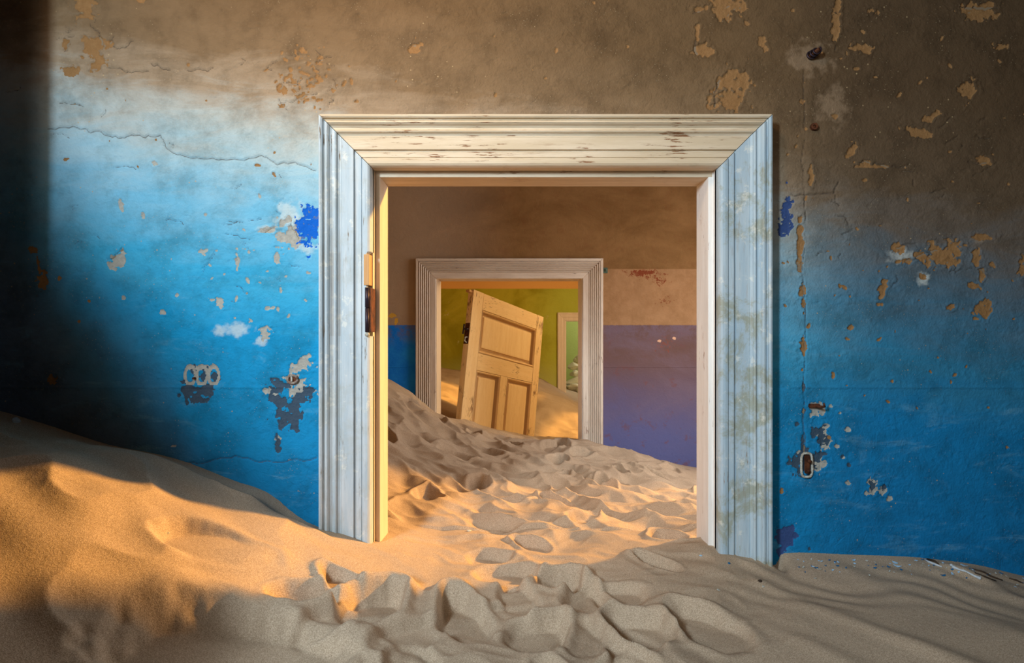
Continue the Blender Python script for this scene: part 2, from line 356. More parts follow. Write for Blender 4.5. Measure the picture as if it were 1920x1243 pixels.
# the smooth spline on a coarse grid, then bilinear (cheap)
cxs = np.linspace(-3.3, 3.4, 150); cys = np.linspace(-2.8, 13.4, 420)
H0 = base_h(*np.meshgrid(cxs, cys))
def bil(H, axx, axy, x, y):
    i = np.clip((x-axx[0])/(axx[1]-axx[0]), 0, len(axx)-1.001); j = np.clip((y-axy[0])/(axy[1]-axy[0]), 0, len(axy)-1.001)
    ii = i.astype(int); jj = j.astype(int); u = i-ii; v = j-jj
    return H[jj, ii]*(1-u)*(1-v)+H[jj, ii+1]*u*(1-v)+H[jj+1, ii]*(1-u)*v+H[jj+1, ii+1]*u*v
def b0(x, y): return bil(H0, cxs, cys, np.asarray(x, float), np.asarray(y, float))
def pick(pxx, pyy, fn=b0, lo=.9, hi=12.9):
    """the point of the sand surface met along the sight line through a pixel of the photograph"""
    Y = np.linspace(lo, hi, 4000); d = CZ-(pyy-CY)/F*Y-fn((pxx-CX)/F*Y, Y)
    k = np.argmax(d < 0); Yk = Y[k] if d.min() < 0 else hi
    return (pxx-CX)/F*Yk, Yk
H = b0(GX, GY)
walld = np.minimum(np.abs(GY-Y1-.0), 1)            # ripples fade out against walls
calm = smooth(0, .10, np.minimum(np.abs(GY-Y1), np.abs(GY-Y2)))
inopen = smooth(-.50, -.40, GX)*(1-smooth(.62, .72, GX))*((GY > 1.95) & (GY < 2.5))
calm = np.maximum(calm, inopen)
# soft drifts on left and right, trampled in the middle
mid = smooth(-.62, -.12, GX)*(1-smooth(.40, .85, GX-(GY-1.5)*.4))*smooth(.3, .8, GY)*.62
far = smooth(5.2, 5.6, GY)
mid = np.where(GY > 2.4, smooth(-1.4, -.7, GX)*(1-smooth(.9, 1.4, GX)), mid)*(1-far*.8)
wx = GX+.06*fbm(GX*2.2, GY*2.2, 3); wy = GY+.06*fbm(GX*2.2+9, GY*2.2+4, 3)
rid = 1-np.abs(fbm(wx*2.3+3, wy*3.5, 2, .45))*2.0          # sharp crested trampling
rid = np.clip(rid, -1, 1)
H += calm*mid*.024*rid
room2 = smooth(2.15, 2.5, GY)*(1-smooth(4.6, 4.95, GY))
H += calm*mid*room2*.030*(1-2.2*np.abs(fbm((wx*.83+wy*.55)*3.6+5, (wx*.55-wy*.83)*1.1, 2, .45)))
H += calm*mid*.006*(1-2*np.abs(fbm(wx*6.5+1, wy*8.5+7, 2)))
H += calm*(1-mid)*(1-far)*.016*fbm(GX*1.7+5+GY*.9, GY*2.6-GX*1.1, 2, .4)
# long soft wind ripples at lower right and wind grooves
u = (GX*.80+GY*.60); v = (-GX*.60+GY*.80)
rip = np.abs((u*3.6+.35*fbm(GX*1.6, GY*1.6, 2)) % 1-.35)
H += calm*smooth(.55, 1.0, GX)*(GY < 2.2)*.022*np.exp(-(rip/.16)**2)*smooth(-.9, .6, fbm(v*1.5, u*1.2, 2))
H += calm*smooth(.5, .8, GX)*(GY < 2.2)*.0022*np.sin((GX*.95+GY*1.8)*34+5*fbm(GX*3, GY*3, 2))*smooth(1.65, 1.8, GY)
left = (1-smooth(-.75, -.35, GX))*(GY < 1.95)*smooth(.9, 1.2, GY)
H += left*.018*(1-1.8*np.abs(fbm(GX*2.6-GY*1.2+8, GY*4.2+GX*1.5, 2, .4)))
H += far*.05*fbm(GX*1.3, GY*.9, 3)*smooth(0, .3, np.abs(GY-Y3))
H += far*.012*fbm(GX*4-GY, GY*4, 2)
# footprints: hollow with a pushed-up rim; one steep side
def foot(x, y, L, Wd, ang, dep, rim=.35):
    ca, sa = math.cos(ang), math.sin(ang)
    i0, i1 = np.searchsorted(xs, [x-L*1.6, x+L*1.6]); j0, j1 = np.searchsorted(ys, [y-L*1.6, y+L*1.6])
    if i1-i0 < 3 or j1-j0 < 3: return
    X = GX[j0:j1, i0:i1]-x; Y = GY[j0:j1, i0:i1]-y
    a = (X*ca+Y*sa)/(L/2); b = (-X*sa+Y*ca)/(Wd/2*(1+.22*np.cos(a*2.6+.6)))
    r = (np.abs(a)**2.6+np.abs(b)**2.6)**(1/2.6) + .10*fbm(X*14+x*7, Y*14+y*5, 2)
    fl = 1-smooth(.72, 1.08, r)
    rm = np.exp(-((r-1.18)/.22)**2)*(1+.8*a)
    hh = H[j0:j1, i0:i1]
    H[j0:j1, i0:i1] = hh*(1-.55*fl)+.55*fl*(b0(x, y)+0*hh+(X*.0))-dep*fl*(1+.35*a)+dep*rim*rm
rnd = random.Random(11)
for k in range(58):
    if k < 20: x = rnd.uniform(-.45, .5); y = rnd.uniform(1.15, 2.1)
    else: y = rnd.uniform(2.2, 4.8); x = rnd.uniform(-.75, .25+.28*y)
    if abs(x+.5) < .12 and 1.9 < y < 2.5: continue
    if x > .6 and 1.85 < y < 2.45: continue
    if x < -.42 and 1.85 < y < 2.45: continue
    foot(x, y, rnd.uniform(.16, .27), rnd.uniform(.08, .12), rnd.choice([1.3, 1.8, 1.0, 2.2, .4])+rnd.uniform(-.4, .4), rnd.uniform(.012, .034)*(.7 if k < 20 else 1), .22 if k < 20 else .35)
for (a, b, L, Wd, an, dp) in ((572, 1112, .20, .085, .5, .040),(640, 1090, .15, .09, 2.6, .020), (700, 1130, .24, .14, 1.2, .045), (868, 1160, .26, .12, 1.9, .032), (1100, 1120, .2, .12, 1.5, .028),
                              (1010, 1190, .2, .13, .8, .03), (1045, 1092, .16, .10, .2, .04), (950, 1085, .22, .13, .5, .02), (400, 1020, .30, .13, .3, .012),
                              (1200, 1180, .2, .13, 2.4, .028), (1330, 1180, .26, .14, 2.2, .022), (420, 1225, .55, .26, .25, .035), (1230, 1060, .2, .06, 2.2, .02)):
    x, y = pick(a, b); foot(x, y, L, Wd, an, dp)
# flatten the hollow left of the near door casing, notch right of it
x, y = pick(556, 950)
H -= .035*np.exp(-((GX+.745)/.075)**2-((GY-2.02)/.08)**2)
H -= .045*np.exp(-((GX-.885)/.02)**2-((GY-2.05)/.05)**2)
me = bpy.data.meshes.new('sand_drift')
nx, ny = len(xs), len(ys)
idx = np.arange(nx*ny).reshape(ny, nx)
q = np.stack([idx[:-1, :-1], idx[:-1, 1:], idx[1:, 1:], idx[1:, :-1]], -1)
def grid_mesh(me, co, quads):
    me.vertices.add(len(co)); me.vertices.foreach_set('co', co.astype(np.float32).ravel())
    me.loops.add(quads.size); me.loops.foreach_set('vertex_index', quads.astype(np.int32).ravel())
    me.polygons.add(len(quads)); me.polygons.foreach_set('loop_start', np.arange(0, quads.size, 4, dtype=np.int32))
    me.update(calc_edges=True); me.validate()
    me.polygons.foreach_set('use_smooth', np.ones(len(quads), bool))
grid_mesh(me, np.stack([GX, GY, H], -1).reshape(-1, 3), q.reshape(-1, 4))
sand = link('sand_drift', me, MS)
tag(sand, 'trampled pale desert sand drifted through all the rooms', 'sand', kind='stuff')
from bisect import bisect_left
def hs(x, y):
    i = min(max(bisect_left(xs, x), 1), nx-1); j = min(max(bisect_left(ys, y), 1), ny-1)
    u = (x-xs[i-1])/(xs[i]-xs[i-1]); v = (y-ys[j-1])/(ys[j]-ys[j-1])
    return (H[j-1, i-1]*(1-u)+H[j-1, i]*u)*(1-v)+(H[j, i-1]*(1-u)+H[j, i]*u)*v
def pick2(a, b, lo=1.0, hi=12.8):
    Y = lo
    while Y < hi:
        if CZ-(b-CY)/F*Y < hs((a-CX)/F*Y, Y): break
        Y += .004
    return (a-CX)/F*Y, Y
print('tris sand', (nx-1)*(ny-1)*2)

# ------------------------------------------------------------------ near wall, relief and worn layers
STEP = 2.0/F*Y1
gx = np.arange(-1.80, 1.80, STEP); gz = np.arange(CZ-.90, CZ+1.16, STEP)
WX, WZ = np.meshgrid(gx, gz)
U = WX/Y1*F+CX; V = CY-(WZ-CZ)/Y1*F       # same plane measured in photo pixels
ch = {k: np.full(U.shape, -9.0) for k in ('ochre', 'grey', 'dark', 'deep', 'halo')}
nzA = fbm(U/22, V/22, 4, .62); nzB = fbm(U/9+40, V/9, 3, .6)
def blob(kind, cx, cy, rx, ry, ang=0, nz=.75, power=2):
    m = max(rx, ry)*2.4+6
    sl_ = (slice(*np.searchsorted(-V[:, 0], [-(cy+m), -(cy-m)])), slice(*np.searchsorted(U[0], [cx-m, cx+m])))
    u = U[sl_]-cx; v = V[sl_]-cy
    if u.size == 0: return
    a = math.radians(ang); p = (u*math.cos(a)+v*math.sin(a))/rx; q_ = (-u*math.sin(a)+v*math.cos(a))/ry
    small = min(1, min(rx, ry)/10)
    f = 1-np.sqrt(p*p+q_*q_)+nz*(nzA[sl_]*small+nzB[sl_]*.5)
    if kind == 'halo': f = (1-np.sqrt(p*p+q_*q_))+.35*nzA[sl_]
    ch[kind][sl_] = np.maximum(ch[kind][sl_], f)
O = 'ochre'; G_ = 'grey'; D = 'dark'
for b in ((O,158,8,20,26),(O,178,88,20,18,30),(O,184,118,14,20),(O,203,84,12,6,-40),(O,163,78,7,12,-30),(O,130,130,17,12,10),(O,124,82,7,10),(O,262,1,8,8),
          (O,524,166,9,9,-30),(O,537,145,5,5),(O,545,130,4,6),(O,566,93,5,5),(O,557,108,4,4),(O,562,181,10,6),(O,583,148,5,5),(O,600,150,6,4),(O,530,198,9,3,-20),(O,775,90,10,8),(O,790,82,4,4),
          (O,1362,10,32,20),(O,1310,18,10,5),(O,1318,92,15,13),(O,1308,62,5,20),(O,1372,152,30,18),(O,1370,188,30,24),(O,1430,80,8,12,-30),(O,1402,43,5,4),
          (O,1838,22,30,16),(O,1720,248,24,9,10),(O,1745,222,18,8,-35),(O,1598,280,14,7,-45),(O,1625,305,12,6),(O,1640,312,34,3),(O,1845,300,16,7,30),(O,1568,44,8,40),(O,1572,12,6,20),(O,1640,20,10,10),(O,1618,92,22,10),(O,1606,128,6,4),(O,1878,88,12,9),(O,1816,170,14,18),
          (O,62,468,7,7),(O,80,525,11,18),(O,72,498,3,20,-10),(O,111,522,4,4),(O,167,565,3,3),(O,147,603,3,3),(O,97,712,10,10),
          (O,1763,480,32,18),(O,1788,466,18,18),(O,1726,478,12,10),(O,1830,480,9,12),(O,1683,465,14,9),(O,1700,490,18,5),(O,1653,550,7,22,12),(O,1655,540,11,6,-30),(O,1846,578,17,12),(O,1848,592,6,10),(O,1785,575,8,8),(O,1732,518,9,6),(O,1842,515,6,13,10),(O,1826,535,12,6,25),(O,1862,497,8,6),(O,1842,445,26,6),(O,1594,614,6,5),(O,1916,500,8,20),(O,1563,703,4,7),(O,1650,636,6,3,-40),(O,1556,820,3,3),(O,1504,545,6,14),(O,1507,570,4,14),(O,1507,650,5,18),(O,1500,465,6,50),(O,1466,920,5,6),
          (O,1505,190,6,4),(O,1565,218,5,6),(O,1520,330,5,18),
          (G_,217,487,15,16,20),(G_,304,585,9,5,20),(G_,410,567,13,8,25),(G_,445,490,5,15),(G_,545,445,24,20,40),(G_,500,432,16,5),(G_,532,418,18,8,-30),(G_,520,485,6,10),(G_,268,403,4,8),(G_,227,386,5,11,-20),(G_,290,307,8,5,20),(G_,385,402,4,3),(G_,497,622,10,12),(G_,332,553,4,4),(G_,232,558,4,4),(G_,502,578,5,4),(G_,521,580,3,6),(G_,570,683,24,12,-15),(G_,382,470,12,4,-10),
          (G_,376,690,26,5),(G_,548,711,16,10),(G_,512,735,16,9),(G_,560,735,26,14),(G_,1536,815,9,7),(G_,1530,770,12,16),(G_,1545,826,10,20),(G_,1530,868,16,22,45),(G_,1500,848,7,5),(G_,1637,912,14,14),(G_,1657,918,9,9),(G_,1590,805,5,5),(G_,1569,838,5,5),(G_,1590,905,5,6),(G_,1582,858,4,4),(G_,325,836,7,3,-10),(G_,520,822,5,5),
          (G_,1558,762,4,3),(G_,1575,775,3,3),(G_,1668,935,5,5),(G_,1625,925,5,5),
          (D,360,728,20,7),(D,390,728,18,9,-30),(D,350,738,9,14),(D,372,745,18,9,10),(D,384,738,12,10),(D,336,742,4,4),(D,350,754,4,5),(D,366,700,9,13),(D,386,706,11,14),(D,404,712,8,14),(D,346,716,9,4),
          (D,523,728,16,14),(D,512,748,16,8,20),(D,532,752,14,14),(D,546,762,16,20,30),(D,534,780,20,14),(D,528,795,12,12),(D,556,778,10,8),(D,565,745,12,14),(D,578,730,12,6),(D,582,742,5,12),(D,552,792,8,12),(D,566,778,3,9),(D,520,832,5,9),(D,521,843,7,8),(D,518,820,3,6),(D,557,808,4,4),
          (D,1494,866,15,14),(D,1512,868,18,22),(D,1530,858,16,10,-20),(D,1545,850,10,4),(D,1528,812,8,9),(D,1540,822,8,16),(D,1552,826,4,8),(D,1506,840,5,26),(D,1508,770,5,8),(D,1495,795,4,4),(D,1637,912,9,9),(D,1658,914,6,6),(D,1580,855,4,5),(D,1592,873,4,4),(D,1518,1030,3,3),(D,1507,725,3,9),
          ('deep',584,402,24,16),('deep',580,430,20,34),('deep',1476,405,13,38),('deep',1474,1010,18,24),
          ('halo',545,410,50,50),('halo',575,465,40,18),('halo',495,430,18,12),('halo',490,640,20,14),('halo',1732,522,22,20),('halo',1690,478,40,22),('halo',1830,448,34,14),('halo',1520,110,70,46),('halo',1560,200,46,60),('halo',440,620,60,20)):
    blob(b[0], *b[1:])
# wrought pattern scrap: rings of pale paint over slate
for cx_ in (356, 378, 400):
    r = np.sqrt(((U-cx_)/9.5)**2+((V-704)/17)**2); ch['grey'] = np.maximum(ch['grey'], np.where(V < 722, .9-np.abs(r-1)*3.2, -9))
    ch['dark'] = np.where((V < 722) & (np.abs(r-1) < .26), -9, ch['dark'])

# small random flecks clustered
rr = random.Random(3)
for k in range(260):
    zone = rr.random()
    if zone < .35: cx_, cy_ = rr.gauss(575, 35), rr.gauss(150, 34)
    elif zone < .62: cx_, cy_ = rr.uniform(1460, 1920), rr.gauss(520, 160)
    elif zone < .8: cx_, cy_ = rr.gauss(500, 70), rr.gauss(500, 70)
    else: cx_, cy_ = rr.uniform(40, 1900), rr.uniform(0, 330)
    if 596 < cx_ < 1450 and cy_ > 205: continue
    if zone < .35 and cy_ > 205: continue
    s_ = rr.uniform(1.2, 3.4)
    blob(O if (cy_ < 330 or cx_ > 1450) else G_, cx_, cy_, s_*rr.uniform(1, 2.2), s_, rr.uniform(0, 180), .5)
crack = np.zeros(U.shape)
def crk(pts, wdt=1.5, jit=2.2):
    P_ = [np.array(p, float) for p in pts]; r2 = random.Random(len(pts)*13+int(pts[0][0]))
    for it in range(3):
        Q = [P_[0]]
        for a, b in zip(P_[:-1], P_[1:]):
            d = np.linalg.norm(b-a); m = (a+b)/2+np.array([r2.gauss(0, 1), r2.gauss(0, 1)])*min(jit, d*.12); Q += [m, b]
        P_ = Q
    for a, b in zip(P_[:-1], P_[1:]):
        x0, x1 = sorted((a[0], b[0])); y0, y1 = sorted((a[1], b[1])); m = 6
        sl_ = (slice(*np.searchsorted(-V[:, 0], [-(y1+m), -(y0-m)])), slice(*np.searchsorted(U[0], [x0-m, x1+m])))
        u = U[sl_]; v = V[sl_]; d = b-a; L = max(d@d, 1e-6); t = np.clip(((u-a[0])*d[0]+(v-a[1])*d[1])/L, 0, 1)
        r = np.hypot(u-a[0]-t*d[0], v-a[1]-t*d[1]); crack[sl_] = np.maximum(crack[sl_], np.clip(1-r/(wdt*1.6), 0, 1))
for c_, w_ in (([(88,241),(140,238),(165,247),(205,255),(230,258),(250,254),(300,253),(312,278),(345,293),(380,298),(440,298),(490,291),(515,306),(545,305),(592,320)],1.5),
           ([(310,862),(330,866),(400,862),(440,855),(500,864),(594,858)],1.2),([(198,126),(235,136),(278,133)],1.3),([(283,119),(300,127),(318,131)],1.5),([(350,131),(388,134),(400,126)],1.2),
           ([(190,82),(186,62),(168,42)],1.3),([(205,80),(212,66)],1.2),([(210,86),(228,88),(250,76)],1.4),([(136,192),(156,200)],1.0),([(214,314),(235,312),(255,318)],1.1),([(120,96),(128,80)],1.6),
           ([(110,193),(145,194),(156,200)],1.0),([(1485,364),(1540,364),(1565,362)],1.3),([(1565,362),(1573,340)],1.2),([(1567,365),(1575,385)],.9),([(1508,130),(1508,240)],1.0),([(1509,262),(1510,420)],.7),([(1510,460),(1509,760)],.8),
           ([(1508,765),(1509,850)],1.4),([(1610,305),(1660,310),(1705,308)],1.0),([(1700,490),(1730,478),(1760,470)],1.0),([(1780,510),(1840,505),(1862,520)],.9),([(1870,15),(1830,12),(1812,14)],1.6),([(1340,200),(1342,170),(1350,150)],1.6),
           ([(1305,75),(1308,100)],1.6),([(1300,25),(1318,22)],1.4),([(530,432),(505,430),(492,436)],1.2),([(545,412),(548,430),(560,450)],1.4),([(200,486),(215,476),(228,466)],1.3),([(420,440),(470,450)],.8),([(380,510),(392,490),(402,470)],.8),([(524,195),(550,190),(580,178),(596,176)],1.1),
           ([(1825,330),(1850,318),(1870,305)],.8),([(1760,240),(1790,220)],.9)): crk(c_, w_)
for k in range(70):
    a = rr.uniform(0, 6.28); zx = rr.choice([(560, 60, 150, 40), (170, 70, 300, 200), (480, 90, 470, 90), (1700, 120, 480, 90), (1700, 150, 260, 120)])
    x0, y0 = rr.gauss(zx[0], zx[1]), rr.gauss(zx[2], zx[3]); p_ = [(x0, y0)]
    for j in range(rr.randint(2, 4)):
        a += rr.gauss(0, .7); p_.append((p_[-1][0]+math.cos(a)*rr.uniform(5, 13), p_[-1][1]+math.sin(a)*rr.uniform(3, 8)))
    crk(p_, rr.uniform(.6, 1.1), 1)
mk = {k: smooth(-.12, .22, v) for k, v in ch.items()}
mk['halo'] = smooth(0, .8, ch['halo'])*.7
anych = np.maximum.reduce([mk['ochre'], mk['grey']*.7, mk['dark'], mk['deep']])
lip = np.maximum.reduce([np.exp(-((ch[k]+.22)/.16)**2) for k in ('ochre', 'grey')])*(1-anych)
blist = smooth(.05, .6, fbm(U/46, V/34, 3, .6))
dep = -.0042*anych-.005*np.clip(crack*1.4, 0, 1)+.0028*lip
dep += .0016*fbm(U/120, V/90, 3)+.0017*blist*fbm(U/11, V/8, 3, .6)+.0005*fbm(U/5, V/5, 2)
dep += .0035*np.exp(-((V-726)/2.2)**2)*((U < 596) | (U > 1475))                       # ledge of the old dado rail
dep += .003*np.exp(-((U-1519)/9)**2)*(V > 120)*(V < 362)                                # plastered-in conduit
wearA = np.stack([mk['ochre'], mk['grey'], mk['dark'], np.ones_like(U)], -1)
wearB = np.stack([mk['deep'], mk['halo'], np.clip(crack*1.1, 0, 1), np.ones_like(U)], -1)
nxx, nzz = len(gx), len(gz); idx = np.arange(nxx*nzz).reshape(nzz, nxx)
q = np.stack([idx[:-1, :-1], idx[:-1, 1:], idx[1:, 1:], idx[1:, :-1]], -1)
hx0, hx1, hzt = D1['xl']+.08, D1['xr']-.08, D1['zt']-.08
mx = (WX[:-1, :-1] > hx0) & (WX[:-1, 1:] < hx1) & (WZ[1:, 1:] < hzt)
q = q[~mx]
me = bpy.data.meshes.new('wall_front')
co = np.stack([WX, Y1-dep, WZ], -1).reshape(-1, 3)
used = np.zeros(len(co), bool); used[q.ravel()] = True; rem = np.cumsum(used)-1
co = co[used]; q = rem[q]
grid_mesh(me, co, q)
for nm, arr in (('wear', wearA), ('under', wearB)):
    at = me.color_attributes.new(nm, 'FLOAT_COLOR', 'POINT'); at.data.foreach_set('color', arr.reshape(-1, 4)[used].astype(np.float32).ravel())
print('tris wall', len(q)*2)
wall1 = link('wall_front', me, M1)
tag(wall1, 'near wall of peeling blue paint browning towards the top, pierced by the large doorway', 'wall', kind='structure')
ZC = 4.3
ox0, ox1, ozt = D1['xl']+.10, D1['xr']-.10, D1['zt']-.10
core = boxes('wall_core', [(-3.4, ox0, Y1+.006, Y1b, -.3, ZC), (ox1, 3.4, Y1+.006, Y1b, -.3, ZC), (ox0, ox1, Y1+.006, Y1b, ozt, ZC)], MP, wall1)
boxes('wall_margin', [(-3.4, -1.79, Y1-.001, Y1+.02, -.3, ZC), (1.79, 3.4, Y1-.001, Y1+.02, -.3, ZC), (-1.79, 1.79, Y1-.001, Y1+.02, CZ+1.15, ZC)], M1, wall1)
# ------------------------------------------------------------------ the other walls, floor, ceilings
o2l, o2r, o2t = D2['xl']+.10, D2['xr']-.10, D2['zt']-.10
tag(boxes('wall_middle', [(-2.2, o2l, Y2, Y2b, -.3, ZC), (o2r, 3.0, Y2, Y2b, -.3, ZC), (o2l, o2r, Y2, Y2b, o2t, ZC)], M2),
    'middle wall of brown plaster over a blue and purple dado behind the large doorway', 'wall', kind='structure')
o3l, o3r, o3t = D3['xl']+.09, D3['xr']-.09, D3['zt']-.09
tag(boxes('wall_back', [(-3.4, o3l, Y3, Y3b, -.3, ZC), (o3r, 3.6, Y3, Y3b, -.3, ZC), (o3l, o3r, Y3, Y3b, o3t, ZC)], M3),
    'far olive green wall with an orange upper band behind the leaning door', 'wall', kind='structure')
tag(boxes('wall_end', [(-3.4, 3.6, 13.2, 13.4, -.3, ZC)], MG), 'bright green end wall seen through the farthest doorway', 'wall', kind='structure')
# added unseen slab left of the viewpoint, shaped to shade the lower left wall
def prism(name, poly, y0, y1, mat, parent=None):
    bm = bmesh.new(); a = [bm.verts.new((x, y0, z)) for x, z in poly]; b = [bm.verts.new((x, y1, z)) for x, z in poly]
    bm.faces.new(a); bm.faces.new(b[::-1])
    for i in range(len(poly)): j = (i+1) % len(poly); bm.faces.new((a[i], b[i], b[j], a[j]))
    return from_bm(name, bm, mat, parent)
tag(prism('shade_stub', [(-1.54, .3), (-1.54, CZ+.84), (-1.46, CZ+.72), (-1.37, CZ+.60), (-1.27, CZ+.45), (-1.16, CZ+.31), (-1.07, CZ+.17), (-.98, CZ+.07), (-.90, CZ-.08), (-.80, CZ-.27), (-.72, CZ-.45), (-.68, .3)], .60, .70, MP),
    'added sloping slab out of view that shades the lower left wall', 'wall', kind='structure')
# left and right walls with the window openings the light enters by
tag(boxes('wall_left', [(-1.9, -1.53, -3.0, 1.70, -.3, ZC), (-2.3, -2.0, 1.70, Y1, -.3, ZC)], MP), 'plain left wall of the near room', 'wall', kind='structure')
tag(boxes('wall_right', [(2.6, 2.9, -3.0, Y1, -.3, ZC)], MP), 'plain right wall of the near room', 'wall', kind='structure')
tag(boxes('wall_rear', [(-1.9, 2.9, -3.2, -3.0, -.3, ZC)], MP), 'plain rear wall behind the viewpoint', 'wall', kind='structure')
def win_wall(name, x0, x1, ya, yb, wy0, wy1, wz0, wz1, label, mat):
    tag(boxes(name, [(x0, x1, ya, wy0, -.3, ZC), (x0, x1, wy1, yb, -.3, ZC), (x0, x1, wy0, wy1, -.3, wz0), (x0, x1, wy0, wy1, wz1, ZC)], mat), label, 'wall', kind='structure')
win_wall('wall_right_middle', 2.3, 2.36, Y1b, Y2, 3.03, 4.42, CZ-.55, CZ+2.1, 'right wall of the middle room with the low sun in its window', MP2)
tag(boxes('wall_left_middle', [(-2.2, -1.9, Y1b, Y2, -.3, ZC)], MP2), 'left wall of the middle room', 'wall', kind='structure')
tag(boxes('wall_right_back', [(2.8, 2.88, Y2b, 7.2, -.3, ZC), (2.8, 2.88, 10.1, Y3, -.3, ZC), (2.8, 2.88, 7.2, 10.1, CZ+1.6, ZC), (2.8, 2.88, 7.2, 10.1, -.3, CZ-.8), (2.8, 2.88, 7.2, 10.1, CZ-.15, CZ+.08),
    (2.8, 2.88, 9.1, 10.1, CZ-.8, CZ-.15), (2.8, 2.88, 7.2, 8.3, CZ+.08, CZ+1.6)], MP2), 'right wall of the far room with the low sun in its openings', 'wall', kind='structure')
tag(boxes('wall_left_back', [(-2.9, -2.6, Y2b, Y3, -.3, ZC)], MP2), 'left wall of the far room', 'wall', kind='structure')
tag(boxes('wall_left_end', [(-2.3, -2.0, Y3b, 13.2, -.3, ZC)], MG), 'left wall of the end room', 'wall', kind='structure')
tag(boxes('wall_right_end', [(2.6, 2.9, Y3b, 13.2, -.3, ZC)], MG), 'right wall of the end room', 'wall', kind='structure')
tag(boxes('floor', [(-3.4, 3.6, -3.2, 13.4, -.3, 0)], plain_plaster('screed', srgb(150, 130, 110), srgb(170, 150, 128))), 'buried screed floor', 'floor', kind='structure')
tag(boxes('ceiling', [(-3.4, 3.6, -3.2, 13.4, ZC, ZC+.15)], MP), 'plastered ceiling', 'ceiling', kind='structure')

# ------------------------------------------------------------------ door frames
def casing(name, prof, side, d, Yw, zlo, mat, parent, cut=None, gap=.0012):
    """prof: (u from outer edge inwards, protrusion); mitred at the top corners"""
    bm = bmesh.new(); W_ = prof[-1][0]
    def ring(fn): return [bm.verts.new(fn(u, p)) for u, p in prof]
    if side == 'top':
        A_ = ring(lambda u, p: (d['xl']+u+gap, Yw-p, d['zt']-u)); B_ = ring(lambda u, p: (d['xr']-u-gap, Yw-p, d['zt']-u))
        R_ = [A_, B_]
    else:
        sg = 1 if side == 'left' else -1; x0 = d['xl'] if side == 'left' else d['xr']
        R_ = [ring(lambda u, p: (x0+sg*u, Yw-p, d['zt']-u-gap))]
        lv = [(zlo, None)] if not cut else [(cut[0]+.008, None), (cut[0], cut[2]), (cut[1], cut[2]), (cut[1]-.003, None), (zlo, None)]
        for z, c in lv: R_.append(ring(lambda u, p: (x0+sg*(u if c is None else min(u, c)), Yw-p, z)))
    for a, b in zip(R_[:-1], R_[1:]):
        for i in range(len(prof)-1): bm.faces.new((a[i], a[i+1], b[i+1], b[i]))
        bm.faces.new((a[-1], a[0], b[0], b[-1]))
    bm.faces.new(R_[0]); bm.faces.new(R_[-1][::-1])
    return from_bm(name, bm, mat, parent)
prof1 = [(0, 0), (0, .050), (.002, .0545), (.008, .056), (.0125, .053), (.0135, .046), (.0165, .044), (.0185, .047), (.022, .051), (.027, .052), (.031, .048), (.0345, .042), (.040, .0385), (.045, .039),
         (.048, .0425), (.0515, .044), (.055, .042), (.0575, .036), (.0625, .033), (.066, .0325), (.068, .0345), (.070, .034), (.108, .034), (.1095, .031), (.1105, .026), (.114, .026), (.1155, .031), (.118, .034),
         (.134, .034), (.1355, .0315), (.137, .034), (.1385, .037), (.148, .0385), (.156, .038), (.162, .034), (.166, .026), (.166, 0)]
prof1 = [(u_, p_*1.32) for u_, p_ in prof1]
d1 = empty('door_1', ((D1['xl']+D1['xr'])/2, Y1, 0)); tag(d1, 'large weathered white doorway frame with deep mouldings in the near blue wall', 'door frame', kind='structure')
off = Vector((-d1.location.x, -d1.location.y, 0))
def under(o, root):
    o.parent = root; o.matrix_parent_inverse = Matrix.Translation(-root.location); return o
nt = (Z1(472), Z1(534), .150)
under(casing('casing', prof1, 'left', D1, Y1, .5, W_L, None, cut=(Z1(474), Z1(629), .152)), d1)
under(casing('casing', prof1, 'right', D1, Y1, .5, W_R, None), d1)
under(casing('casing', prof1, 'top', D1, Y1, .5, W_T, None), d1)
jl, jr, jt = D1['xl']+.166, D1['xr']-.166, D1['zt']-.165
def jamb(nm, lst, mat, root, bev=.002): return under(boxes(nm, lst, mat, None, bev), root)
jamb('jamb', [(jl-.08, jl, Y1-.015, 2.086, .5, jt)], W_J, d1)
jamb('jamb', [(jl-.08, jl+.003, 2.088, 2.228, .5, jt)], W_J, d1)
jamb('jamb', [(jr, jr+.08, Y1-.015, 2.086, .5, jt)], W_JR, d1)
jamb('jamb', [(jr-.003, jr+.08, 2.088, 2.228, .5, jt)], W_JR, d1)
jamb('jamb_head', [(jl, jr, Y1-.015, 2.086, jt, jt+.06), ], W_T, d1)
jamb('jamb_head', [(jl, jr, 2.088, 2.228, jt-.003, jt+.06)], W_T, d1)
# door stops, mitred: a step standing 18 mm proud at mid depth
def stop(lst, mat):
    return under(boxes('door_stop', lst, mat, None, .003), d1)
sw = .0165
stop([(jl, jl+sw, 2.090, 2.225, .5, jt-.018)], W_J); stop([(jr-sw, jr, 2.090, 2.225, .5, jt-.018)], W_JR); stop([(jl, jr, 2.090, 2.225, jt-.020, jt-.002)], W_T)
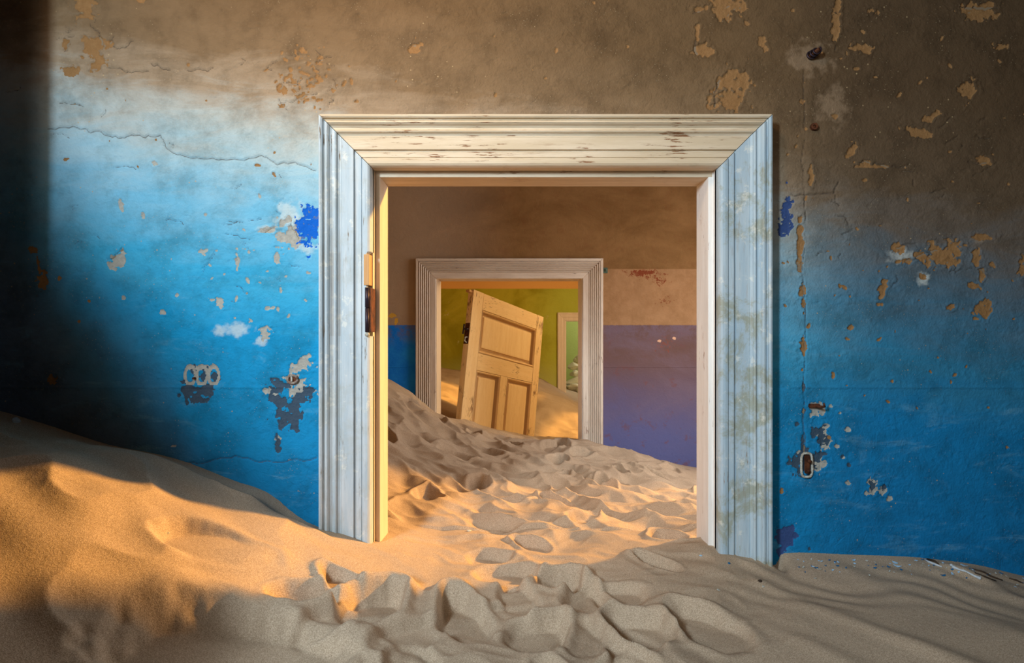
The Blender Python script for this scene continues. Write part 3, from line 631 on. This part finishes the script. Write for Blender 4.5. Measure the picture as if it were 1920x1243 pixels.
# wood patch behind the cut-away bead, hinge barrel and rust eaten edge
under(boxes('wood_patch', [(jl-.022, jl-.003, 2.018, 2.06, Z1(534), Z1(475))], BW, None, .003), d1)
hb = empty('hinge', (jl-.010, 2.018, Z1(582))); under(hb, d1)
def cyl_bm(r, h, n=16, c=(0, 0, 0)):
    bm = bmesh.new(); bmesh.ops.create_cone(bm, cap_ends=True, segments=n, radius1=r, radius2=r, depth=h, matrix=Matrix.Translation(c)); return bm
zc_ = Z1(582)
bm = bmesh.new(); bmesh.ops.create_cone(bm, cap_ends=True, segments=16, radius1=.0075, radius2=.0075, depth=.066, matrix=Matrix.Translation((0, 0, .043)))
bmesh.ops.create_cone(bm, cap_ends=True, segments=16, radius1=.0072, radius2=.0072, depth=.078, matrix=Matrix.Translation((0, 0, -.031)))
from_bm('hinge_barrel', bm, DARKM, hb, True)
bm = bmesh.new(); bmesh.ops.create_uvsphere(bm, u_segments=14, v_segments=8, radius=.008, matrix=Matrix.Translation((0, 0, -.078))); from_bm('hinge_finial', bm, PW, hb, True)
bm = bmesh.new(); bx(bm, .008, .012, .0, .075, -.07, .075); from_bm('hinge_leaf', bm, RUST, hb)
def flutes(w_, n, lead, tail, p=.030):
    pr = [(0, 0), (0, p-.006), (.004, p), (lead, p)]
    st = (w_-lead-tail)/n
    for k in range(n):
        a = lead+k*st
        pr += [(a+.0005, p-.012), (a+.0045, p-.012), (a+.0055, p-.001), (a+st*.5+.0018, p+.0025), (a+st-.001, p-.001)]
    return pr+[(w_-tail+.001, p-.006), (w_-tail+.003, p-.001), (w_-.004, p), (w_, p-.005), (w_, 0)]
prof2 = flutes(.166, 6, .022, .050, .036)
d2 = empty('door_2', ((D2['xl']+D2['xr'])/2, Y2, 0)); tag(d2, 'fluted grey-white doorway frame in the brown middle wall', 'door frame', kind='structure')
under(casing('casing', prof2, 'left', D2, Y2, .4, W_2, None), d2); under(casing('casing', prof2, 'right', D2, Y2, .4, W_2, None), d2); under(casing('casing', prof2, 'top', D2, Y2, .4, W_2T, None), d2)
kl, kr, kt = D2['xl']+.170, D2['xr']-.170, D2['zt']-.162
jamb('jamb', [(kl-.08, kl, Y2-.02, Y2b+.02, .4, kt)], W_J, d2); jamb('jamb', [(kr, kr+.08, Y2-.02, Y2b+.02, .4, kt)], W_JR, d2); jamb('jamb_head', [(kl, kr, Y2-.02, Y2b+.02, kt, kt+.07)], W_J, d2)
prof3 = [(0, 0), (0, .03), (.02, .035), (.03, .025), (.08, .025), (.09, .02), (.13, .02), (.145, .012), (.145, 0)]
d3 = empty('door_3', ((D3['xl']+D3['xr'])/2, Y3, 0)); tag(d3, 'small pale doorway frame in the far green wall', 'door frame', kind='structure')
for sd in ('left', 'right', 'top'): under(casing('casing', prof3, sd, D3, Y3, .3, W_3, None), d3)
ll, lr, lt = D3['xl']+.147, D3['xr']-.147, D3['zt']-.147
jamb('jamb', [(ll-.06, ll, Y3-.01, Y3b+.01, .3, lt)], W_3, d3); jamb('jamb', [(lr, lr+.06, Y3-.01, Y3b+.01, .3, lt)], W_3, d3); jamb('jamb_head', [(ll, lr, Y3-.01, Y3b+.01, lt, lt+.06)], W_3, d3)

# ------------------------------------------------------------------ the loose door leaf standing in the sand
def rotm(yaw, roll, pitch): return Matrix.Rotation(yaw, 4, 'Z') @ Matrix.Rotation(pitch, 4, 'X') @ Matrix.Rotation(roll, 4, 'Y')
LW, A_ = 1.2, .150
leaf = empty('panel_door', (-.344, 5.55, CZ+.382)); leaf.rotation_euler = rotm(.961, .192, -.029).to_euler()
tag(leaf, 'loose yellow-cream panelled door leaf leaning askew in the sand of the far doorway', 'door')
TH = .062; BOT = -1.95
def lp(nm, x0, x1, z0, z1, y0=0, y1=TH, mat=W_D, bev=.004):
    # slightly out of true, chamfered
    return boxes(nm, [(x0, x1, y0, y1, z0, z1)], mat, leaf, bev)
z1_, z2_, z3_, m1_, m2_ = -.156, -.559, -.715, .516, .651
lp('stile', 0, A_, BOT, 0); lp('stile', LW-A_+.03, LW, BOT, 0)
rx0, rx1 = A_+.0015, LW-A_+.0285
lp('rail', rx0, rx1, z1_, -.001, .001, TH-.001, W_DX); lp('rail', rx0, rx1, z3_, z2_, .001, TH-.001, W_DX); lp('rail', rx0, rx1, BOT, BOT+.2, .001, TH-.001, W_DX)
lp('muntin', m1_+.012, m2_-.012, BOT+.2, z3_-.001, .001, TH-.001)
def panel(x0, x1, z0, z1):
    bm = bmesh.new()
    def rect(i, y): return [bm.verts.new((x, y, z)) for x, z in ((x0+i, z0+i), (x1-i, z0+i), (x1-i, z1-i), (x0+i, z1-i))]
    # moulding steps in, then the raised field
    R_ = [rect(0, .006), rect(.008, -.003), rect(.016, .004), rect(.024, .024), rect(.034, .032), rect(.052, .030), rect(.056, .018), rect(.068, .0165)]
    for a, b in zip(R_[:-1], R_[1:]):
        for i in range(4): bm.faces.new((a[i], a[(i+1) % 4], b[(i+1) % 4], b[i]))
    bm.faces.new(R_[-1])
    bk = rect(0, TH-.015)
    for i in range(4): bm.faces.new((R_[0][i], R_[0][(i+1) % 4], bk[(i+1) % 4], bk[i]))
    bm.faces.new(bk[::-1]); return from_bm('panel', bm, W_DP, leaf)
e = .0035
panel(rx0+e, rx1-e, z2_+e, z1_-e); panel(rx0+e, m1_+.012-e, BOT+.2+e, z3_-e); panel(m2_-.012+e, rx1-e, BOT+.2+e, z3_-e)
# lock on the near edge
lk = empty('lock', (0, .03, -.40)); lk.parent = leaf
boxes('face_plate', [(-.006, .0, -.026, .026, -.10, .09)], RUST, lk, .002)
bm = bmesh.new(); tube(bm, [(-.004, 0, .03), (-.05, -.002, .03), (-.06, -.01, .025), (-.062, -.055, .02)], .009, 8); tube(bm, [(-.05, .0, .07), (-.055, 0, -.02)], .008, 8); from_bm('door_handle', bm, DARKM, lk, True)
bm = bmesh.new(); tube(bm, [(-.004, -.01, -.04), (-.03, -.01, -.045), (-.035, -.01, -.08), (-.004, -.01, -.09)], .006, 8); from_bm('latch_loop', bm, PW, lk, True)
boxes('top_hinge_leaf', [(-.05, .002, .01, .05, -.035, -.012)], BW, leaf, .003)

# ------------------------------------------------------------------ fittings on the near wall
def at_wall(a, b, Y=Y1): return px(a, b, Y)
r = empty('coiled_bolt', at_wall(1518, 106)); tag(r, 'dark coiled screw anchor at the top of the brown wall right of the doorway', 'bolt')
bm = bmesh.new(); pts = []
for k in range(60):
    t = k/59; a = t*2*math.pi*3.2; rr_ = .0135-.004*t; pts.append((math.cos(a)*rr_+.012*t, -.002-.034*t, math.sin(a)*rr_+.006*t))
tube(bm, pts, .0032, 6); from_bm('coil', bm, DARKM, r, True)
bm = bmesh.new(); tube(bm, [(0, .004, 0), (.012, -.040, .006)], .0065, 10); from_bm('shank', bm, RUST, r, True)
r = empty('ring_nut', at_wall(1524, 239)); tag(r, 'small rusty hexagonal nut in the wall right above the frame corner', 'nut')
bm = bmesh.new(); n = 6
for ra, rb, y0, y1 in ((.0125, .0055, .001, -.014),):
    v = [[bm.verts.new((math.cos(2*math.pi*k/12)*(rad if k % 2 == 0 or rad == rb else rad*.90), yy, math.sin(2*math.pi*k/12)*(rad if k % 2 == 0 or rad == rb else rad*.90))) for k in range(12)] for rad, yy in ((ra, y0), (ra, y1), (rb, y1), (rb, y0+.003))]
    for a, b in zip(v[:-1], v[1:]):
        for k in range(12): bm.faces.new((a[k], a[(k+1) % 12], b[(k+1) % 12], b[k]))
from_bm('nut', bm, RUST, r)
bm = bmesh.new(); tube(bm, [(0, .002, 0), (0, -.010, 0)], .005, 8); from_bm('stud', bm, RUST, r, True)
r = empty('rusty_hook', at_wall(1524, 760)); tag(r, 'rusty iron hook with an upright prong on the blue wall', 'hook')
bm = bmesh.new(); bx(bm, -.016, .020, -.012, .002, -.007, .006); bmesh.ops.bevel(bm, geom=bm.edges[:], offset=.002, segments=2, affect='EDGES'); from_bm('plate', bm, RUST, r)
bm = bmesh.new(); tube(bm, [(.004, 0, 0), (.012, -.03, -.002), (.020, -.04, .001), (.014, -.045, .012)], [.006, .005, .004, .003], 8); from_bm('prong', bm, RUST, r, True)
r = empty('loop_bracket', at_wall(1511, 869)); tag(r, 'long white oval loop bracket with a rusty bar low on the blue wall', 'bracket')
bm = bmesh.new(); h_, w__ = .040, .0185; pts = []
for k in range(33):
    a = 2*math.pi*k/32; pts.append((math.copysign(abs(math.cos(a))**.5, math.cos(a))*w__, -.006, math.copysign(abs(math.sin(a))**.6, math.sin(a))*h_-.004))
tube(bm, pts, .0042, 8); from_bm('loop', bm, PW, r, True)
bm = bmesh.new(); bx(bm, -.006, .009, -.012, .001, -.032, .030); bmesh.ops.bevel(bm, geom=bm.edges[:], offset=.002, segments=2, affect='EDGES'); from_bm('bar', bm, RUST, r)
bm = bmesh.new(); tube(bm, [(.002, -.008, .012), (.004, -.022, .011)], .006, 8); from_bm('rivet', bm, RUST, r, True)
bm = bmesh.new(); tube(bm, [(.001, -.008, -.022), (.003, -.019, -.023)], .005, 8); from_bm('rivet', bm, RUST, r, True)
r = empty('round_fitting', at_wall(549, 711)); tag(r, 'round rusted electric fitting in the blue wall left of the frame', 'fitting')
bm = bmesh.new(); pts = [(math.cos(2*math.pi*k/24)*.0165, -.004, math.sin(2*math.pi*k/24)*.0135) for k in range(25)]; tube(bm, pts, .0045, 8); from_bm('rim', bm, simple('grey_brown_corrosion', srgb(150, 140, 130), .8, .1, srgb(96, 70, 58), 90), r, True)
bm = bmesh.new(); tube(bm, [(0, .002, 0), (0, -.004, 0)], .0135, 16); from_bm('back_plate', bm, RUST, r)
bm = bmesh.new(); tube(bm, [(-.003, -.004, -.010), (.0, -.010, 0), (-.003, -.004, .009)], .0035, 8); from_bm('terminal', bm, PW, r, True)
o = from_bm('nail', cyl_bm(.004, .012, 10), RUST); o.location = Vector(at_wall(365, 709))+Vector((0, -.004, 0)); o.rotation_euler = (math.pi/2, 0, 0)
tag(o, 'rusty nail head in the patterned scar on the left blue wall', 'nail')
r = empty('wall_knob', px(1135, 507, Y2)); tag(r, 'tiny green corroded knob on the brown wall beside the fluted frame', 'knob')
bm = bmesh.new(); bx(bm, -.016, .018, -.008, .0, -.022, .022); from_bm('plate', bm, GREENM, r)
bm = bmesh.new(); tube(bm, [(0, 0, 0), (0, -.02, 0), (0, -.03, 0)], [.008, .010, .005], 10); from_bm('knob', bm, GREENM, r, True)

# ------------------------------------------------------------------ litter on the sand
def flake_mesh(seed, sx, sy, th=.0016):
    r = random.Random(seed); bm = bmesh.new(); n = r.randint(7, 10); top = []; bot = []
    for k in range(n):
        a = 2*math.pi*k/n+r.uniform(-.2, .2); q_ = r.uniform(.65, 1.1); x, y = math.cos(a)*sx*q_, math.sin(a)*sy*q_
        z = 1.6*(x*x)/max(sx, .001)*.25
        top.append(bm.verts.new((x, y, z+th))); bot.append(bm.verts.new((x*.96, y*.96, z)))
    ct_ = bm.verts.new((0, 0, th)); cb = bm.verts.new((0, 0, 0))
    for k in range(n):
        j = (k+1) % n; bm.faces.new((top[k], top[j], ct_)); bm.faces.new((bot[j], bot[k], cb)); bm.faces.new((top[j], top[k], bot[k], bot[j]))
    bmesh.ops.recalc_face_normals(bm, faces=bm.faces); me = bpy.data.meshes.new('paint_flake'); bm.to_mesh(me); bm.free(); return me
def place(o, a, b, dz=0, tilt=.25, rz=None):
    x, y = pick2(a, b); y = min(y, Y1-.02) if y < 2.3 and (a < 596 or a > 1450) else y
    e_ = .012; gxn = (hs(x+e_, y)-hs(x-e_, y))/(2*e_); gyn = (hs(x, y+e_)-hs(x, y-e_))/(2*e_)
    nrm = Vector((-gxn, -gyn, 1)).normalized(); R = nrm.to_track_quat('Z', 'Y').to_matrix().to_4x4()
    o.matrix_world = Matrix.Translation((x, y, hs(x, y)+dz)) @ R @ Matrix.Rotation(random.uniform(0, 6.28) if rz is None else rz, 4, 'Z') @ Matrix.Rotation(random.uniform(-tilt, tilt), 4, 'X')
MB_, MD_ = PB, PD
big = [(1678, 1057, .010, .0045, PB, 'pair-side long pale flake lying uppermost below the wall', 2.5), (1682, 1063, .012, .004, PB, 'long pale flake lying just below its twin near the wall', 2.5),
       (1807, 1062, .011, .009, PB, 'broad pale blue flake behind the bone', .4), (1536, 1070, .011, .004, PW, 'thin white flake nearest the door frame', -.2), (1601, 1052, .008, .005, PB, 'rounded pale flake against the foot of the wall', .3),
       (1786, 1078, .008, .0045, PB, 'pale flake lying directly under the bone', .8), (1769, 1082, .009, .004, PD, 'dark blue flake lowest under the bone', .4), (1877, 1076, .007, .005, PD, 'upright bright blue flake at the wall foot far right', 1.0),
       (1530, 1066, .008, .004, PD, 'dark blue flake touching the white flake by the frame', .1), (1666, 1064, .006, .004, PD, 'dark blue flake left of the two long pale flakes', 1.2), (1690, 1070, .005, .004, PD, 'small blue flake under the two long pale flakes', 1.0),
       (1528, 1087, .005, .003, PW, 'tiny white chip on the sunlit rim of the sand', 0), (1570, 1063, .006, .004, PD, 'dark flake in the hollow between door frame and wall foot', 0), (1640, 1066, .006, .003, PD, 'slender dull blue flake at the middle of the litter strip', .3)]
for k, (a, b, sx, sy, m, lab, rz) in enumerate(big):
    o = link('paint_flake', flake_mesh(k, sx, sy), m); place(o, a, b, .0012, .2, rz); tag(o, lab, 'paint flake')
pm = [link('paint_flake', flake_mesh(50+k, .0045, .0028), [PB, PD, PW][k % 3]) for k in range(6)]
rf = random.Random(21); first = True
for k in range(70):
    t = rf.random(); a = 1495+t*425; b = (1046 if a < 1740 else 1046+(a-1740)*.19)+abs(rf.gauss(0, 12))+4
    s0 = pm[k % 6]; o = s0 if k < 6 else s0.copy()
    if k >= 6: C.objects.link(o)
    place(o, a, b, .0008, .5); sc_ = rf.uniform(.5, 1.2); o.scale = (sc_, sc_, sc_)
    tag(o, 'crumb-sized blue or white paint flake on the strip of sand under the right wall', 'paint flake', 'tiny paint flakes under the right wall')
# bleached bone
x0, y0 = pick2(1786, 1066); x1, y1 = pick2(1838, 1088)
pa = Vector((x0, y0, hs(x0, y0)+.006)); pb = Vector((x1, y1, hs(x1, y1)+.006)); d_ = pb-pa
r = bmesh.new(); tube(r, [pa-d_*.03, pa, pa+d_*.08, pa+d_*.25, pa+d_*.5+Vector((0, 0, .003)), pa+d_*.78, pa+d_*.93, pb, pb+d_*.03], [.0025, .0055, .0046, .0030, .0027, .0032, .0046, .0056, .003], 10)
bmesh.ops.create_uvsphere(r, u_segments=10, v_segments=6, radius=.0045, matrix=Matrix.Translation(pa+Vector((-.002, .003, .004)))); 
tag(from_bm('bone', r, BONE, None, True), 'slender bleached bone lying on the sand by the right wall', 'bone')
def twig(pts_px, rad, label, mat=TWIG):
    P_ = []
    for a, b in pts_px:
        x, y = pick2(a, b); y = min(y, Y1-.015) if a > 1450 else y; P_.append(Vector((x, y, hs(x, y)+rad*.9)))
    bm = bmesh.new(); tube(bm, P_, [rad*.7]+[rad]*(len(P_)-2)+[rad*.5], 7); return tag(from_bm('twig', bm, mat, None, True), label, 'twig')
twig([(1732, 1050), (1742, 1056), (1755, 1061), (1766, 1066)], .0035, 'pale stick left of the bone', BONE)
twig([(1738, 1050), (1752, 1054), (1760, 1060)], .0040, 'dark bark stick leaning on the pale stick by the right wall')
twig([(1822, 1068), (1845, 1075), (1858, 1082), (1880, 1090)], .0032, 'dark curved twig beside the right end of the bone')
twig([(1828, 1076), (1850, 1084), (1868, 1091)], .0026, 'thin dark twig lowest right of the bone')
twig([(1893, 1086), (1905, 1090), (1918, 1095)], .003, 'short dark twig at the right end of the litter')
# little stones
def rock_mesh(seed, sub=2, amp=.22):
    bm = bmesh.new(); bmesh.ops.create_icosphere(bm, subdivisions=sub, radius=1); rg = random.Random(seed)
    o1, o2 = rg.uniform(0, 50), rg.uniform(0, 50)
    co_ = np.array([v.co[:] for v in bm.verts]); nn = pn(co_[:, 0]*1.3+o1, co_[:, 1]*1.3+co_[:, 2]+o2)+.5*pn(co_[:, 2]*2.1+o2, co_[:, 0]*2.1-co_[:, 1]+o1)
    pl = [(Vector((rg.gauss(0, 1), rg.gauss(0, 1), rg.gauss(0, 1))).normalized(), rg.uniform(.55, .8)) for _ in range(7)]
    for v, q_ in zip(bm.verts, nn):
        c = v.co*(1+amp*q_)
        for n_v, dd in pl:
            e_ = c.dot(n_v)-dd
            if e_ > 0: c -= n_v*e_*.9
        v.co = c
    bmesh.ops.recalc_face_normals(bm, faces=bm.faces)
    me = bpy.data.meshes.new('stone'); bm.to_mesh(me); bm.free(); return me
peb = [((30, 791), .016, BONE, 'pale shard half buried at the top of the left sand slope'), ((316, 1004), .003, PW, 'single white crumb in the sunlit left slope'), ((1314, 1043), .004, PB, 'blue-white crumb beside the foot of the right jamb'),
       ((1367, 1057), .0045, PD, 'dark blue crumb at the foot of the right casing'), ((1431, 1101), .004, PW, 'white crumb in front of the right casing'), ((1347, 1107), .004, PW, 'white crumb on the sand left below the right casing'), ((1425, 1091), .006, TWIG, 'dark crumb of bark in front of the right casing'),
       ((880, 996), .009, STONE, 'small stone in the trodden sand inside the doorway'), ((594, 1073), .003, PW, 'white crumb above the shoe print')]
for k, ((a, b), s_, m, lab) in enumerate(peb):
    o = link('pebble', rock_mesh(k+5), m, None, False); place(o, a, b, s_*.25); o.scale = (s_*1.3, s_, s_*.6); tag(o, lab, 'pebble')
# heap of pale stones in the end room
rk = [link('stone', rock_mesh(40+k, 3, .3), STONE) for k in range(5)]
spots = []
rg = random.Random(9)
for lay, cnt in ((0, 11), (1, 8), (2, 6), (3, 4), (4, 2)):
    for j in range(cnt): spots.append((1.12+lay*.04+(j/max(cnt-1, 1))*1.15*(1-lay*.16)+rg.uniform(-.05, .05), 11.35+lay*.10+rg.uniform(-.1, .25)*(j % 2), lay))
for k, (x, y, lay) in enumerate(spots):
    o = rk[k] if k < 5 else rk[k % 5].copy()
    if k >= 5: C.objects.link(o)
    o.location = (x, y, hs(x, y)+.07+lay*.125); s_ = rg.uniform(.085, .125); o.scale = (s_*1.25, s_, s_*.72); o.rotation_euler = (rg.uniform(-.4, .4), rg.uniform(-.3, .3), rg.uniform(0, 6.2))
    tag(o, 'pale rubble stone in the heap seen through the farthest doorway', 'stone', 'stones of the heap in the end room')
